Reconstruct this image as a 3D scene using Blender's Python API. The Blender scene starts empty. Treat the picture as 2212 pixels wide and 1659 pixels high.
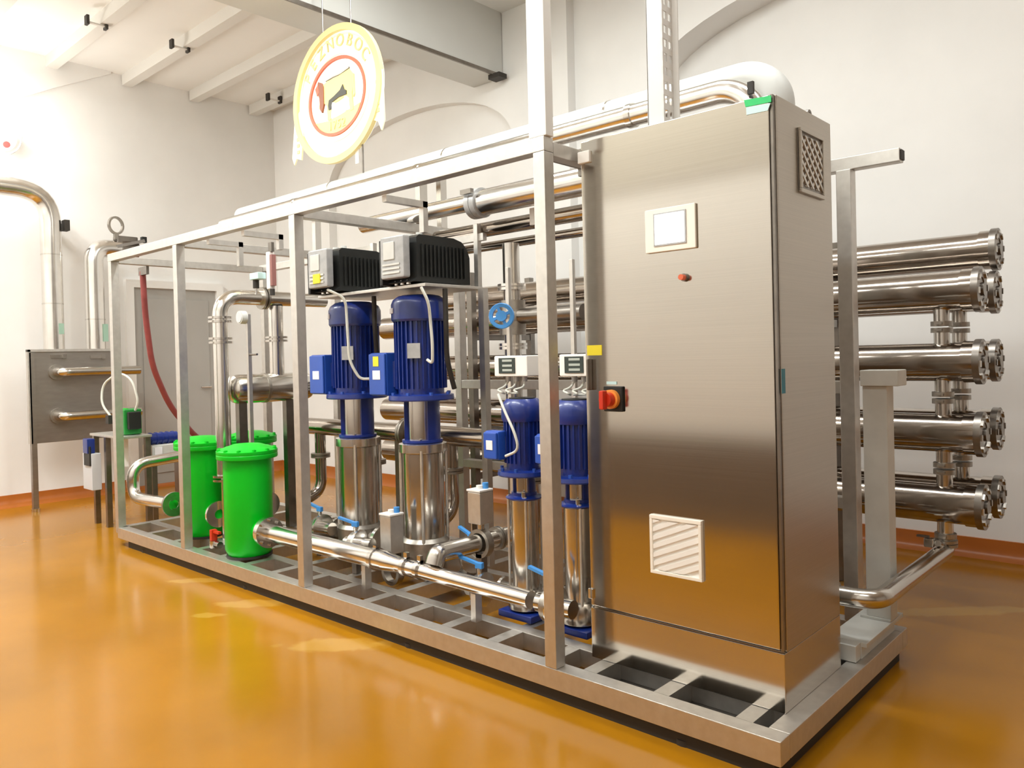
import bpy, bmesh, math, random
from mathutils import Vector, Matrix
random.seed(7)
S = bpy.context.scene
PI = math.pi
# ---------------------------------------------------------------- camera, light, exposure
cam_d = bpy.data.cameras.new('camera')
cam = bpy.data.objects.new('camera', cam_d)
S.collection.objects.link(cam)
S.camera = cam
YAW, PIT, ROL = .7396, -.0104, -.0245
F = Vector((-math.sin(YAW)*math.cos(PIT), math.cos(YAW)*math.cos(PIT), math.sin(PIT)))
R0 = Vector((math.cos(YAW), math.sin(YAW), 0)); U0 = R0.cross(F)
RT = R0*math.cos(ROL) + U0*math.sin(ROL); UP = -R0*math.sin(ROL) + U0*math.cos(ROL)
cam.matrix_world = Matrix(((RT.x, UP.x, -F.x, .9949), (RT.y, UP.y, -F.y, -2.2429), (RT.z, UP.z, -F.z, 1.3061), (0, 0, 0, 1)))
cam_d.sensor_fit = 'HORIZONTAL'; cam_d.sensor_width = 36
cam_d.lens = 1686.87/2212*36
cam_d.shift_y = -41.7/2212
cam_d.clip_start = .05
vs = S.view_settings
vs.view_transform = 'Standard'; vs.look = 'None'; vs.gamma = 1; vs.use_curve_mapping = False
vs.exposure = 0.40
S.cycles.max_bounces = 8; S.cycles.diffuse_bounces = 5; S.cycles.glossy_bounces = 5
w = bpy.data.worlds.new('world'); S.world = w; w.use_nodes = True
w.node_tree.nodes['Background'].inputs[0].default_value = (1, .95, .88, 1)
w.node_tree.nodes['Background'].inputs[1].default_value = .05

def area(name, loc, sx, sy, power, col=(.965, 1, .985), rot=(0, 0, 0)):
    d = bpy.data.lights.new(name, 'AREA'); d.shape = 'RECTANGLE'; d.size = sx; d.size_y = sy
    d.energy = power; d.color = col
    o = bpy.data.objects.new(name, d); o.location = loc; o.rotation_euler = rot
    S.collection.objects.link(o)
for i, (x, y, p) in enumerate(((-6.2, -1.5, 80), (-4.4, -1.7, 76), (-2.7, -1.8, 66), (-1.1, -1.8, 46), (1.0, -1.8, 24), (-2.2, .75, 38), (-.6, .75, 34), (.9, 1.3, 13))):
    area('ceiling_lamp', (x, y, 4.28), 1.5, .3, p)

pl = bpy.data.lights.new('globe_light', 'POINT'); pl.energy = 26; pl.color = (1, .97, .92); pl.shadow_soft_size = .14
plo = bpy.data.objects.new('globe_light', pl); plo.location = (-7.0, -.25, 3.42); S.collection.objects.link(plo)

# ---------------------------------------------------------------- materials
def mat(name, col, rough=.5, metal=0, noise=0, nscale=6, stretch=(1, 1, 1), rvar=0, bump=0, coat=0, emit=None, estr=0, spec=.5, rscale=None):
    m = bpy.data.materials.new(name); m.use_nodes = True
    nt = m.node_tree; b = nt.nodes['Principled BSDF']
    b.inputs['Base Color'].default_value = (*col, 1); b.inputs['Roughness'].default_value = rough
    b.inputs['Metallic'].default_value = metal; b.inputs['Coat Weight'].default_value = coat
    b.inputs['Coat Roughness'].default_value = .12; b.inputs['Specular IOR Level'].default_value = spec
    if emit:
        b.inputs['Emission Color'].default_value = (*emit, 1); b.inputs['Emission Strength'].default_value = estr
    if noise or rvar or bump:
        tc = nt.nodes.new('ShaderNodeTexCoord'); mp = nt.nodes.new('ShaderNodeMapping'); mp.inputs['Scale'].default_value = stretch
        nz = nt.nodes.new('ShaderNodeTexNoise'); nz.inputs['Scale'].default_value = nscale; nz.inputs['Detail'].default_value = 5
        nt.links.new(tc.outputs['Object'], mp.inputs[0]); nt.links.new(mp.outputs[0], nz.inputs['Vector'])
        if noise:
            r = nt.nodes.new('ShaderNodeValToRGB')
            r.color_ramp.elements[0].position = .3; r.color_ramp.elements[1].position = .7
            r.color_ramp.elements[0].color = (*[c*(1-noise) for c in col], 1); r.color_ramp.elements[1].color = (*[min(1, c*(1+noise)) for c in col], 1)
            nt.links.new(nz.outputs['Fac'], r.inputs[0]); nt.links.new(r.outputs[0], b.inputs['Base Color'])
        if rvar:
            q = nt.nodes.new('ShaderNodeMapRange'); q.inputs['To Min'].default_value = max(.02, rough-rvar); q.inputs['To Max'].default_value = rough+rvar
            nt.links.new(nz.outputs['Fac'], q.inputs['Value']); nt.links.new(q.outputs[0], b.inputs['Roughness'])
        if bump:
            bp = nt.nodes.new('ShaderNodeBump'); bp.inputs['Strength'].default_value = bump; bp.inputs['Distance'].default_value = .01
            nt.links.new(nz.outputs['Fac'], bp.inputs['Height']); nt.links.new(bp.outputs[0], b.inputs['Normal'])
    return m
M = {}
M['wall'] = mat('plaster_white', (.83, .82, .80), .85, noise=.03, nscale=2, bump=.05)
M['ceil'] = mat('ceiling_white', (.84, .825, .79), .9, noise=.02, nscale=1.5)
M['rib'] = mat('rib_white', (.70, .68, .64), .8)
M['floor'] = mat('epoxy_orange', (.36, .150, .005), .17, noise=.17, nscale=.9, rvar=.05, coat=.0, spec=.3)
M['cove'] = mat('epoxy_cove', (.40, .115, .015), .3, noise=.1, nscale=3)
M['greige'] = mat('greige_reflection', (.50, .47, .41), .8)  # tone of the unseen panel added for the cabinet door's reflection
M['dado'] = mat('dado_brown', (.17, .125, .09), .6, noise=.1)
M['frame'] = mat('satin_steel_tube', (.66, .635, .60), .44, 1, noise=.06, nscale=30, rvar=.06)
M['bright'] = mat('white_painted_steel', (.80, .78, .75), .35, 0, noise=.02, nscale=8)
M['steel'] = mat('polished_steel', (.62, .59, .55), .2, 1, noise=.05, nscale=12, rvar=.04)
M['pipe'] = mat('bright_pipe_steel', (.76, .735, .70), .2, 1, noise=.04, nscale=14, rvar=.05)
M['vessel'] = mat('vessel_steel', (.44, .39, .345), .15, 1, noise=.05, nscale=14, rvar=.03)
M['brushed'] = mat('brushed_cabinet_steel', (.55, .51, .455), .13, 1, noise=.035, nscale=5, stretch=(.25, 1, 60), rvar=.02)
M['sideb'] = mat('brushed_side_steel', (.50, .45, .39), .34, 1, noise=.05, nscale=5, stretch=(1, .3, 60), rvar=.04)
M['dsteel'] = mat('dark_steel', (.26, .235, .21), .35, 1, noise=.1, nscale=20)
M['cast'] = mat('cast_steel', (.40, .37, .33), .4, 1, noise=.15, nscale=25, bump=.1)
M['panel'] = mat('grey_panel_steel', (.36, .33, .30), .42, 1, noise=.06, nscale=9, stretch=(1, 1, 4))
M['green'] = mat('green_enamel', (.0, .52, .018), .4, noise=.05, nscale=5, coat=.05, spec=.3)
M['dgreen'] = mat('dark_green_plastic', (.01, .22, .03), .45, noise=.06)
M['blue'] = mat('blue_enamel', (.006, .025, .20), .34, noise=.12, nscale=9, coat=.3)
M['lblue'] = mat('mid_blue_enamel', (.02, .085, .44), .35, noise=.06, nscale=9, coat=.3)
M['sky'] = mat('light_blue_plastic', (.06, .28, .68), .35, noise=.08)
M['black'] = mat('black_plastic', (.012, .013, .012), .45, noise=.15, nscale=14)
M['rubber'] = mat('dark_rubber', (.03, .025, .02), .6)
M['grey'] = mat('light_grey_casting', (.42, .42, .42), .4, .3, noise=.12, nscale=25)
M['white'] = mat('white_plastic', (.92, .90, .86), .4)
M['cream'] = mat('cream_bezel', (.92, .87, .78), .35)
M['red'] = mat('red_plastic', (.62, .035, .01), .35)
M['orange'] = mat('orange_plastic', (.92, .33, .06), .35)
M['hose'] = mat('red_hose', (.24, .04, .035), .5, noise=.1, nscale=20)
M['dullred'] = mat('dull_red_paint', (.30, .13, .115), .5)
M['yellow'] = mat('yellow_label', (.88, .74, .03), .5)
M['screen'] = mat('lit_screen', (.9, .9, .9), .3, emit=(1, 1, 1), estr=3.0)
M['display'] = mat('dark_display', (.03, .045, .04), .25)
M['line'] = mat('display_line', (.45, .50, .46), .4)
M['label'] = mat('white_label', (.85, .85, .9), .5)
M['door'] = mat('grey_door', (.40, .385, .36), .5, .0, noise=.03, nscale=4)
M['duct'] = mat('grey_duct', (.64, .645, .62), .5, noise=.02, nscale=3)
M['teal'] = mat('teal_label', (.03, .22, .30), .5)
M['stickg'] = mat('green_sticker', (.03, .60, .17), .5)
M['stickw'] = mat('pale_sticker', (.62, .85, .85), .5)
M['galv'] = mat('pale_grey_coating', (.62, .62, .585), .45, .0, noise=.05, nscale=12)
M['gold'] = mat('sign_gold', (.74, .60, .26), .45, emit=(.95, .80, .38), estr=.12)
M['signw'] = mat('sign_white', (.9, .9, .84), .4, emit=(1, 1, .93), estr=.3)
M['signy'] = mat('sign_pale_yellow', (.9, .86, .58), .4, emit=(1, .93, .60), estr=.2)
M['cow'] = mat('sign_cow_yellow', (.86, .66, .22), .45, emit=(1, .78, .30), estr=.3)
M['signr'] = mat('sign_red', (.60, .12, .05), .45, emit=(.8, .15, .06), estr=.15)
M['signb'] = mat('sign_brown', (.30, .08, .02), .45)
M['signk'] = mat('sign_black', (.03, .025, .005), .45)
M['globe'] = mat('lamp_globe', (.95, .94, .92), .3, emit=(1, .97, .92), estr=1.6)
M['faded'] = mat('faded_green_print', (.30, .46, .36), .5)
M['pbox'] = mat('pale_box_paint', (.58, .60, .63), .4)
M['cable'] = mat('pale_cable', (.62, .62, .56), .5)

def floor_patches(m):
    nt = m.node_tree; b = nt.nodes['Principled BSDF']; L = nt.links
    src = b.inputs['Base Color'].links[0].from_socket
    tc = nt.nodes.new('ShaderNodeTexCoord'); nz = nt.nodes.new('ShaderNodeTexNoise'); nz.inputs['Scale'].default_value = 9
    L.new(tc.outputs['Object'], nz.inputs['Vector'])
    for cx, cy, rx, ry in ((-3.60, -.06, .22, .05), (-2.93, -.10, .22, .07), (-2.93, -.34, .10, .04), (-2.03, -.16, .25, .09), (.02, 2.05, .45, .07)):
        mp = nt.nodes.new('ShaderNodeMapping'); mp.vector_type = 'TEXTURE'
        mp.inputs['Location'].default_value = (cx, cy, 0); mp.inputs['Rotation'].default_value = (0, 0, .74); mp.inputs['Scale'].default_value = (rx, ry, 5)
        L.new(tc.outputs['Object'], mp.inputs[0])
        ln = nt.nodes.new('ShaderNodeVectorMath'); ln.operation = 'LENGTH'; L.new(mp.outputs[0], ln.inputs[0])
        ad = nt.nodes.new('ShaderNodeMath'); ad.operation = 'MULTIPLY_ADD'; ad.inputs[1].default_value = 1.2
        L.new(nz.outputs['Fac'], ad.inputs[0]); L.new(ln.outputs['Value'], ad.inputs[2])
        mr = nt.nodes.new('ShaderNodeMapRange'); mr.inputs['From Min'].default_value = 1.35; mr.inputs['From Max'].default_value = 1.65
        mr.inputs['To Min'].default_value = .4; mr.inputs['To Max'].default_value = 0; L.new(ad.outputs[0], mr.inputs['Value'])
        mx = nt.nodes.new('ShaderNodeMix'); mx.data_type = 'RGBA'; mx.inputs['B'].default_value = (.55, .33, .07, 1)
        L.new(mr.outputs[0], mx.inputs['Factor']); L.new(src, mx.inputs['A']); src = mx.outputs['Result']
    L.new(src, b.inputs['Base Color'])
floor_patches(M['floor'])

# ---------------------------------------------------------------- mesh helpers
class MB:
    def __init__(s): s.b = bmesh.new(); s.wn = False
    def box(s, x0, x1, y0, y1, z0, z1, bev=0, mtx=None):
        r = bmesh.ops.create_cube(s.b, size=1)
        vs_ = r['verts']
        T = Matrix.Translation(((x0+x1)/2, (y0+y1)/2, (z0+z1)/2)) @ Matrix.Diagonal((abs(x1-x0), abs(y1-y0), abs(z1-z0), 1))
        bmesh.ops.transform(s.b, matrix=T, verts=vs_)
        if bev:
            s.wn = True
            es = list({e for v in vs_ for e in v.link_edges})
            rr = bmesh.ops.bevel(s.b, geom=es, offset=bev, segments=2, affect='EDGES', profile=.5)
            vs_ = list({v for f in rr['faces'] for v in f.verts} | {v for v in vs_ if v.is_valid})
        if mtx is not None: bmesh.ops.transform(s.b, matrix=mtx, verts=vs_)
        return s
    def bar(s, p0, p1, wx, wy, up=(0, 0, 1)):
        p0, p1, up = Vector(p0), Vector(p1), Vector(up)
        d = p1-p0; L = d.length; d.normalize()
        if abs(d.dot(up)) > .98: up = Vector((1, 0, 0))
        a = d.cross(up).normalized(); c = a.cross(d)
        m = Matrix(((a.x, d.x, c.x, p0.x), (a.y, d.y, c.y, p0.y), (a.z, d.z, c.z, p0.z), (0, 0, 0, 1)))
        return s.box(-wx/2, wx/2, 0, L, -wy/2, wy/2, 0, m)
    def cyl(s, p0, p1, r, seg=24, r2=None):
        p0, p1 = Vector(p0), Vector(p1); d = p1-p0
        q = d.to_track_quat('Z', 'Y').to_matrix().to_4x4()
        bmesh.ops.create_cone(s.b, cap_ends=True, segments=seg, radius1=r, radius2=r if r2 is None else r2, depth=d.length, matrix=Matrix.Translation((p0+p1)/2) @ q)
        return s
    def sph(s, c, r, u=20, v=12, sc=(1, 1, 1)):
        bmesh.ops.create_uvsphere(s.b, u_segments=u, v_segments=v, radius=r, matrix=Matrix.Translation(c) @ Matrix.Diagonal((*sc, 1)))
        return s
    def lathe(s, prof, o=(0, 0, 0), ax=(0, 0, 1), seg=32):
        o, ax = Vector(o), Vector(ax).normalized()
        q = ax.to_track_quat('Z', 'Y').to_matrix()
        rings = []
        for r, z in prof:
            if r < 1e-6: rings.append([s.b.verts.new(o + q @ Vector((0, 0, z)))])
            else: rings.append([s.b.verts.new(o + q @ Vector((r*math.cos(2*PI*i/seg), r*math.sin(2*PI*i/seg), z))) for i in range(seg)])
        for a, c in zip(rings, rings[1:]):
            for i in range(seg):
                j = (i+1) % seg
                if len(a) == 1 and len(c) == 1: continue
                if len(a) == 1: s.b.faces.new((a[0], c[j], c[i]))
                elif len(c) == 1: s.b.faces.new((a[i], a[j], c[0]))
                else: s.b.faces.new((a[i], a[j], c[j], c[i]))
        if abs(prof[0][0]-prof[-1][0]) < 1e-6 and len(rings[0]) > 1:
            for i in range(seg):
                j = (i+1) % seg
                s.b.faces.new((rings[-1][i], rings[-1][j], rings[0][j], rings[0][i]))
        else:
            for k in (0, -1):
                if len(rings[k]) > 1: s.b.faces.new(rings[k])
        return s
    def tube(s, pts, r, bend=0, seg=20, n=8):
        P = [Vector(p) for p in pts]
        if bend:
            out = [P[0]]
            for i in range(1, len(P)-1):
                a = (P[i-1]-P[i]); c = (P[i+1]-P[i])
                t = min(bend, a.length*.48, c.length*.48)
                A = P[i]+a.normalized()*t; B = P[i]+c.normalized()*t
                for k in range(n+1):
                    u = k/n
                    out.append(A*(1-u)**2 + P[i]*2*u*(1-u) + B*u*u)
            out.append(P[-1]); P = out
        rings = []; nrm = None
        for i, p in enumerate(P):
            t = (P[min(i+1, len(P)-1)]-P[max(i-1, 0)]).normalized()
            if nrm is None: nrm = t.orthogonal().normalized()
            nrm = (nrm - t*nrm.dot(t)).normalized(); bi = t.cross(nrm)
            rings.append([s.b.verts.new(p + (nrm*math.cos(2*PI*k/seg)+bi*math.sin(2*PI*k/seg))*r) for k in range(seg)])
        for a, c in zip(rings, rings[1:]):
            for k in range(seg):
                s.b.faces.new((a[k], a[(k+1) % seg], c[(k+1) % seg], c[k]))
        s.b.faces.new(rings[0][::-1]); s.b.faces.new(rings[-1])
        return s
    def prism(s, pts, d, o=(0, 0, 0), a=(1, 0, 0), b=(0, 0, 1)):
        """flat polygon in the plane o + u a + v b, extruded by d along a x b"""
        o, a, b = Vector(o), Vector(a), Vector(b); n = a.cross(b).normalized()*d
        lo = [s.b.verts.new(o+a*u+b*v) for u, v in pts]; hi = [s.b.verts.new(v.co+n) for v in lo]
        s.b.faces.new(lo[::-1]); s.b.faces.new(hi); k = len(lo)
        for i in range(k): s.b.faces.new((lo[i], lo[(i+1) % k], hi[(i+1) % k], hi[i]))
        return s
    def ring(s, rx, rz, tx, tz, d, o, seg=56):
        """flat oval ring facing -y"""
        o = Vector(o); L = []
        for i in range(seg):
            c, q = math.cos(2*PI*i/seg), math.sin(2*PI*i/seg)
            L.append([s.b.verts.new(o+Vector((c*(rx-k*tx), yy, q*(rz-k*tz)))) for k in (0, 1) for yy in (0, -d)])
        for i in range(seg):
            a, b = L[i], L[(i+1) % seg]
            for m_, n_ in ((0, 1), (1, 3), (3, 2), (2, 0)): s.b.faces.new((a[m_], a[n_], b[n_], b[m_]))
        return s
    def mesh(s, name, m):
        bmesh.ops.recalc_face_normals(s.b, faces=s.b.faces)
        me = bpy.data.meshes.new(name); s.b.to_mesh(me); s.b.free()
        me.polygons.foreach_set('use_smooth', [True]*len(me.polygons))
        me.set_sharp_from_angle(angle=math.radians(32))
        me.materials.append(m)
        if s.wn: me['bevelled'] = 1
        return me
def link(name, data, parent=None):
    o = bpy.data.objects.new(name, data); S.collection.objects.link(o)
    if parent is not None: o.parent = parent
    if isinstance(data, bpy.types.Mesh) and data.get('bevelled'): # keep flat faces flat beside their rounded edges
        wn = o.modifiers.new('weighted', 'WEIGHTED_NORMAL'); wn.mode = 'FACE_AREA'; wn.weight = 100; wn.keep_sharp = True
    return o
def thing(name, label, cat, loc=(0, 0, 0), group=None, rz=0):
    o = link(name, None); o.empty_display_size = .1
    o.location = loc; o.rotation_euler = (0, 0, rz); o['label'] = label; o['category'] = cat
    if group: o['group'] = group
    return o
def part(name, mb, m, parent, label=None, stuff=False):
    """a part built in world coordinates; its root may stand anywhere"""
    o = link(name, mb.mesh(name, M[m]), parent)
    if parent.type == 'EMPTY': o.matrix_parent_inverse = parent.matrix_basis.inverted()
    if label: o['label'] = label
    if stuff: o['kind'] = 'stuff'
    return o
def lpart(name, mb, m, parent, label=None):
    """a part built in its root's own coordinates"""
    o = link(name, mb.mesh(name, M[m]), parent)
    if label: o['label'] = label
    return o
def struct(name, mb, m, parent=None):
    o = link(name, mb.mesh(name, M[m]), parent)
    if parent is None: o['kind'] = 'structure'
    return o
def one(name, mb, m, label, cat, group=None):
    o = link(name, mb.mesh(name, M[m])); o['label'] = label; o['category'] = cat
    if group: o['group'] = group
    return o
def copy_tree(o, parent=None):
    c = o.copy(); S.collection.objects.link(c)
    if parent is not None: c.parent = parent
    for ch in list(o.children): copy_tree(ch, c)
    return c
def bolts(parent, o, ax, R, n, r=.009, h=.014, m='steel', ph=0):
    """n hexagonal bolt heads on a circle, each a part sharing one mesh"""
    me = MB().cyl((0, 0, 0), (0, 0, h), r, 6).mesh('bolt', M[m])
    q = Vector(ax).to_track_quat('Z', 'Y')
    for i in range(n):
        a = 2*PI*i/n+ph
        b = link('bolt', me, parent)
        if parent.type == 'EMPTY': b.matrix_parent_inverse = parent.matrix_basis.inverted()
        b.location = Vector(o) + q @ Vector((R*math.cos(a), R*math.sin(a), 0)); b.rotation_mode = 'QUATERNION'; b.rotation_quaternion = q

# ---------------------------------------------------------------- the room
XL, XR, YF, ZC, ZB, ZT = -7.5, 7.5, -2.6, 4.35, .13, 2.07
struct('floor', MB().box(XL-.2, XR+.2, YF-.2, 3.6, -.1, 0), 'floor')
struct('ceiling', MB().box(XL-.2, XR+.2, YF-.2, 3.6, ZC, ZC+.1), 'ceil')
struct('wall_left', MB().box(XL-.2, XL, YF-.2, 3.6, 0, ZC), 'wall')
struct('wall_right', MB().box(XR, XR+.2, YF-.2, 3.6, 0, ZC), 'wall')
wf = struct('wall_front', MB().box(XL, XR, YF-.2, YF, 0, ZC), 'wall')
struct('reflection_panel', MB().box(XL, XR, YF, YF+.02, 2.6, ZC), 'greige', wf)  # unseen panel, added to darken the top of the cabinet door's reflection
struct('dado', MB().box(XL, XR, YF, YF+.03, 0, .69), 'dado', wf)
# back wall: a nearer left bay with a shallow blind arch, a set-back bay and the arched niche behind the cabinet
def arch_pts(x0, x1, zs, rise, n=26):
    c, h = (x0+x1)/2, (x1-x0)/2
    return [(c-h*math.cos(PI*i/n), zs+rise*max(0, math.sin(PI*i/n))**.8) for i in range(n+1)]
wb = struct('wall_back', MB().box(XL-.2, XR+.2, 3.25, 3.6, 0, ZC), 'wall')
def bay(xa, xb, ax0, ax1, zs, rise, y0, y1):
    m = MB()
    m.prism([(xa, 0), (ax0, 0), (ax0, zs), (xa, zs)], y1-y0, (0, y1, 0))
    m.prism([(ax1, 0), (xb, 0), (xb, zs), (ax1, zs)], y1-y0, (0, y1, 0))
    ap = arch_pts(ax0, ax1, zs, rise); k = len(ap)//2
    m.prism([(xa, zs)]+ap[:k+1]+[(ap[k][0], ZC), (xa, ZC)], y1-y0, (0, y1, 0))
    m.prism(ap[k:]+[(xb, zs), (xb, ZC), (ap[k][0], ZC)], y1-y0, (0, y1, 0))
    return m
struct('arched_bay', bay(-2.98, XR, -2.28, 1.6, 3.28, .62, 2.98, 3.26), 'wall', wb)
struct('arched_bay', bay(XL, -2.98, -6.4, -3.6, 3.15, .62, 2.88, 2.98), 'wall', wb)
struct('arch_backing', MB().box(XL, -2.98, 2.98, 3.26, 0, ZC), 'wall', wb)
# epoxy cove along the walls
def cove(m, p0, p1, inn):
    p0, p1, inn = Vector(p0), Vector(p1), Vector(inn)
    pr = [(0, 0), (.075, 0), (.05, .012), (.03, .035), (.02, .07), (.016, .115), (0, .115)]
    A = [m.b.verts.new(p0+inn*u+Vector((0, 0, v))) for u, v in pr]; B = [m.b.verts.new(p1+inn*u+Vector((0, 0, v))) for u, v in pr]
    m.b.faces.new(A); m.b.faces.new(B[::-1]); k = len(A)
    for i in range(k): m.b.faces.new((A[i], A[(i+1) % k], B[(i+1) % k], B[i]))
    return m
struct('baseboard_left', cove(MB(), (XL, YF, 0), (XL, 2.88, 0), (1, 0, 0)), 'cove')
m = cove(MB(), (XL, 2.88, 0), (-2.98, 2.88, 0), (0, -1, 0)); cove(m, (-2.98, 2.98, 0), (-2.28, 2.98, 0), (0, -1, 0)); cove(m, (-2.28, 3.25, 0), (XR, 3.25, 0), (0, -1, 0))
struct('baseboard_back', m, 'cove')
struct('baseboard_right', cove(MB(), (XR, YF, 0), (XR, 3.25, 0), (-1, 0, 0)), 'cove')
# proud upper part of the end wall, its lower edge slanting up to the ceiling
struct('trim_1', MB().prism([(-3.2, 3.35), (-.1, 3.74), (.45, 4.05), (1.0, 4.33), (1.0, ZC), (-3.2, ZC)], .035, (XL, 0, 0), (0, 1, 0), (0, 0, 1)), 'wall')
# ceiling ribs running to the end wall
for i, y in enumerate((-1.0, -.28, .44, 1.16, 1.88, 2.6)):
    struct('trim_%d' % (i+2), MB().box(XL+.02, -4.05, y-.05, y+.05, ZC-.11, ZC+.01), 'rib')
for i, y in enumerate((.36, 1.08, 2.46)):
    t = thing('ceiling_clip', ['pair of small dark clips on the leftmost ceiling rib in view', 'pair of small dark clips on the second ceiling rib from the left', 'pair of small dark clips on the ceiling rib beside the hanging sign'][i], 'clip', (-6.08-.7*(i == 2), y, ZC-.1))
    for s_ in (-.075, .075): lpart('clip_bracket', MB().box(-.03, .03, s_-.012, s_+.012, -.05, .03, .004), 'rubber', t)
    lpart('clip_strap', MB().box(-.012, .012, -.075, .075, -.03, -.018), 'rib', t)
# the big duct below the ceiling
t = thing('ventilation_duct', 'large pale grey box duct running below the ceiling to the back wall', 'duct', (-3.87, 0, 3.77))
part('duct_casing', MB().box(-4.06, -3.7, YF, 2.87, 3.78, ZC), 'duct', t)
part('corner_flange', MB().box(-3.705, -3.69, YF, 2.87, 3.77, 3.80), 'dsteel', t)
part('end_bracket', MB().box(-3.75, -3.62, 2.74, 2.84, 3.74, 3.78), 'rubber', t)
# grey door in the end wall
d = struct('door_1', MB().box(XL, XL+.03, 1.15, 2.06, .01, 2.13), 'door')
struct('door_frame', MB().box(XL, XL+.07, 1.07, 1.15, 0, 2.21).box(XL, XL+.07, 2.06, 2.14, 0, 2.21).box(XL, XL+.07, 1.15, 2.06, 2.13, 2.21), 'wall', d)
struct('door_leaf_panel', MB().box(XL+.03, XL+.042, 1.24, 1.97, .15, 2.02, .004), 'door', d)
struct('door_handle', MB().cyl((XL+.03, 1.95, 1.05), (XL+.09, 1.95, 1.05), .012, 12).cyl((XL+.085, 1.96, 1.05), (XL+.085, 1.84, 1.05), .01, 12), 'steel', d)

# ---------------------------------------------------------------- skid frame
fr = thing('skid_frame', 'long stainless steel tube frame on low feet carrying the pumps and cabinet', 'frame', (-2.5, .63, 0))
W = 1.27; XE = -5.03; TB = .056
def fp(n, *b, bev=.004, m='frame'): return part(n, MB().box(*b, bev), m, fr)
zb0 = ZB-.078
fp('base_beam', XE+.04, 0, 0, .07, zb0, ZB); fp('base_beam', XE, 0, W-.07, W, zb0, ZB)
fp('base_beam', -.07, 0, .07, W-.07, zb0, ZB); fp('base_beam', XE, XE+.07, .03, W-.07, zb0, ZB)
fp('base_beam', XE+.07, -.07, .225, .29, zb0+.004, ZB-.001); fp('base_beam', XE+.07, -.07, .80, .86, zb0+.004, ZB-.001)
xs = [-.15, -.455, -.76, -.955, -1.26, -1.545, -1.83, -2.115, -2.40, -2.68, -2.96, -3.25, -3.55, -3.85, -4.2, -4.6]
for x in xs: fp('cross_member', x-.03, x+.03, .07, .225, zb0+.004, ZB-.001, bev=0)
for x in (-.15, -.8, -1.26, -1.7, -2.115, -2.55, -2.96, -3.5, -4.0, -4.5): fp('cross_member', x-.03, x+.03, .29, W-.07, zb0+.004, ZB-.002, bev=0)
fp('corner_bend', XE, XE+.06, 0, .05, zb0+.03, ZB+.012, bev=.012)
for x in (-.35, -1.75, -3.2, -4.6):
    for y in (.06, W-.06): part('foot', MB().cyl((x, y, 0), (x, y, .02), .045, 20).cyl((x, y, .02), (x, y, zb0), .018, 12), 'rubber', fr)
PX = [-.864, -2.552, -3.913, -4.97]
for x in PX: fp('post', x-TB, x, 0, TB, ZB, ZT)
for x in (-2.60, -3.95, -4.97): fp('post', x-TB, x, W-TB, W, ZB, ZT)
fp('post', -.232, -.17, W-.075, W-.01, ZB, ZT)
fp('top_rail', XE, -.864, 0, TB, ZT, ZT+TB)
fp('top_rail', XE, .02, W-TB, W, ZT, ZT+TB)
part('rail_end_plug', MB().box(.02, .026, W-TB+.008, W-.008, ZT+.008, ZT+TB-.008), 'rubber', fr)
for x in (PX[0], PX[1], PX[2], PX[3]): fp('top_cross_rail', x-TB, x, TB, W-TB if x != PX[0] else .33, ZT-.012, ZT+.042)
part('shade_strip', MB().box(-4.85, -.03, .02, .05, 0, zb0), 'rubber', fr)  # dark strips added in place of the black shade beneath the beams
part('shade_strip', MB().box(-.05, -.02, .05, W-.05, 0, zb0), 'rubber', fr)
part('shade_plate', MB().box(-.82, -.07, .07, .80, zb0, zb0+.006), 'rubber', fr)  # black sheet added so the base openings by the cabinet look deep in shade
# a mid-height cross frame behind the pumps
fp('mid_rail', -2.6, -.232, W-TB, W, 1.11, 1.165); fp('mid_rail', -2.6, -.232, W-TB, W, .61, .66)
# short pipe hangers under the top rail
for x, L in ((-1.88, .25), (-3.60, .22), (-3.18, .25)):
    part('pipe_hanger', MB().box(x-.016, x+.016, TB, .06+L, ZT-.03, ZT).box(x-.016, x+.016, .06+L-.03, .06+L, ZT-.15 if x != -3.18 else ZT-.09, ZT), 'frame', fr)
part('pipe_hanger', MB().bar((-.94, .05, ZT+.02), (-.94, .36, ZT+.02), .05, .035).box(-.96, -.92, .33, .36, ZT-.03, ZT+.08), 'dsteel', fr)

# column from the frame to the ceiling
t = thing('support_column', 'tall white square column rising from the frame top to the ceiling', 'column', (-.897, .025, ZT+TB))
part('column_tube', MB().box(-.94, -.854, .002, .048, ZT+TB, ZC, .004), 'bright', t)
part('ceiling_plate', MB().box(-.98, -.81, -.05, .10, ZC-.012, ZC), 'frame', t)

# ---------------------------------------------------------------- control cabinet
CX0, CX1, CY0, CY1, CH = -.838, -.063, .187, .68, 2.0
cab = thing('control_cabinet', 'tall brushed stainless steel control cabinet standing on the near end of the frame', 'cabinet', ((CX0+CX1)/2, (CY0+CY1)/2, ZB))
zs = ZB+.2
part('plinth', MB().box(CX0, CX1, CY0, CY1, ZB, zs-.006, .003), 'brushed', cab)
bd = part('body', MB().box(CX0, CX1, CY0+.022, CY1, zs-.006, ZB+CH, .003), 'sideb', cab)
dr = part('door', MB().box(CX0+.003, CX1-.014, CY0-.002, CY0+.019, zs+.004, ZB+CH-.003, .004), 'brushed', cab)
part('door_gasket', MB().box(CX1-.013, CX1-.004, CY0+.004, CY0+.021, zs, ZB+CH-.002), 'dsteel', cab)
part('hinge', MB().box(CX0-.004, CX0+.052, CY0-.014, CY0+.004, 2.042, 2.088, .004), 'white', dr)
part('hinge', MB().box(CX0-.004, CX0+.02, CY0-.012, CY0+.004, .36, .40, .004), 'steel', dr)
part('door_handle', MB().box(-.812, -.802, CY0-.03, CY0-.002, 1.17, 1.29, .004), 'dsteel', dr)
yd = CY0-.002
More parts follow.
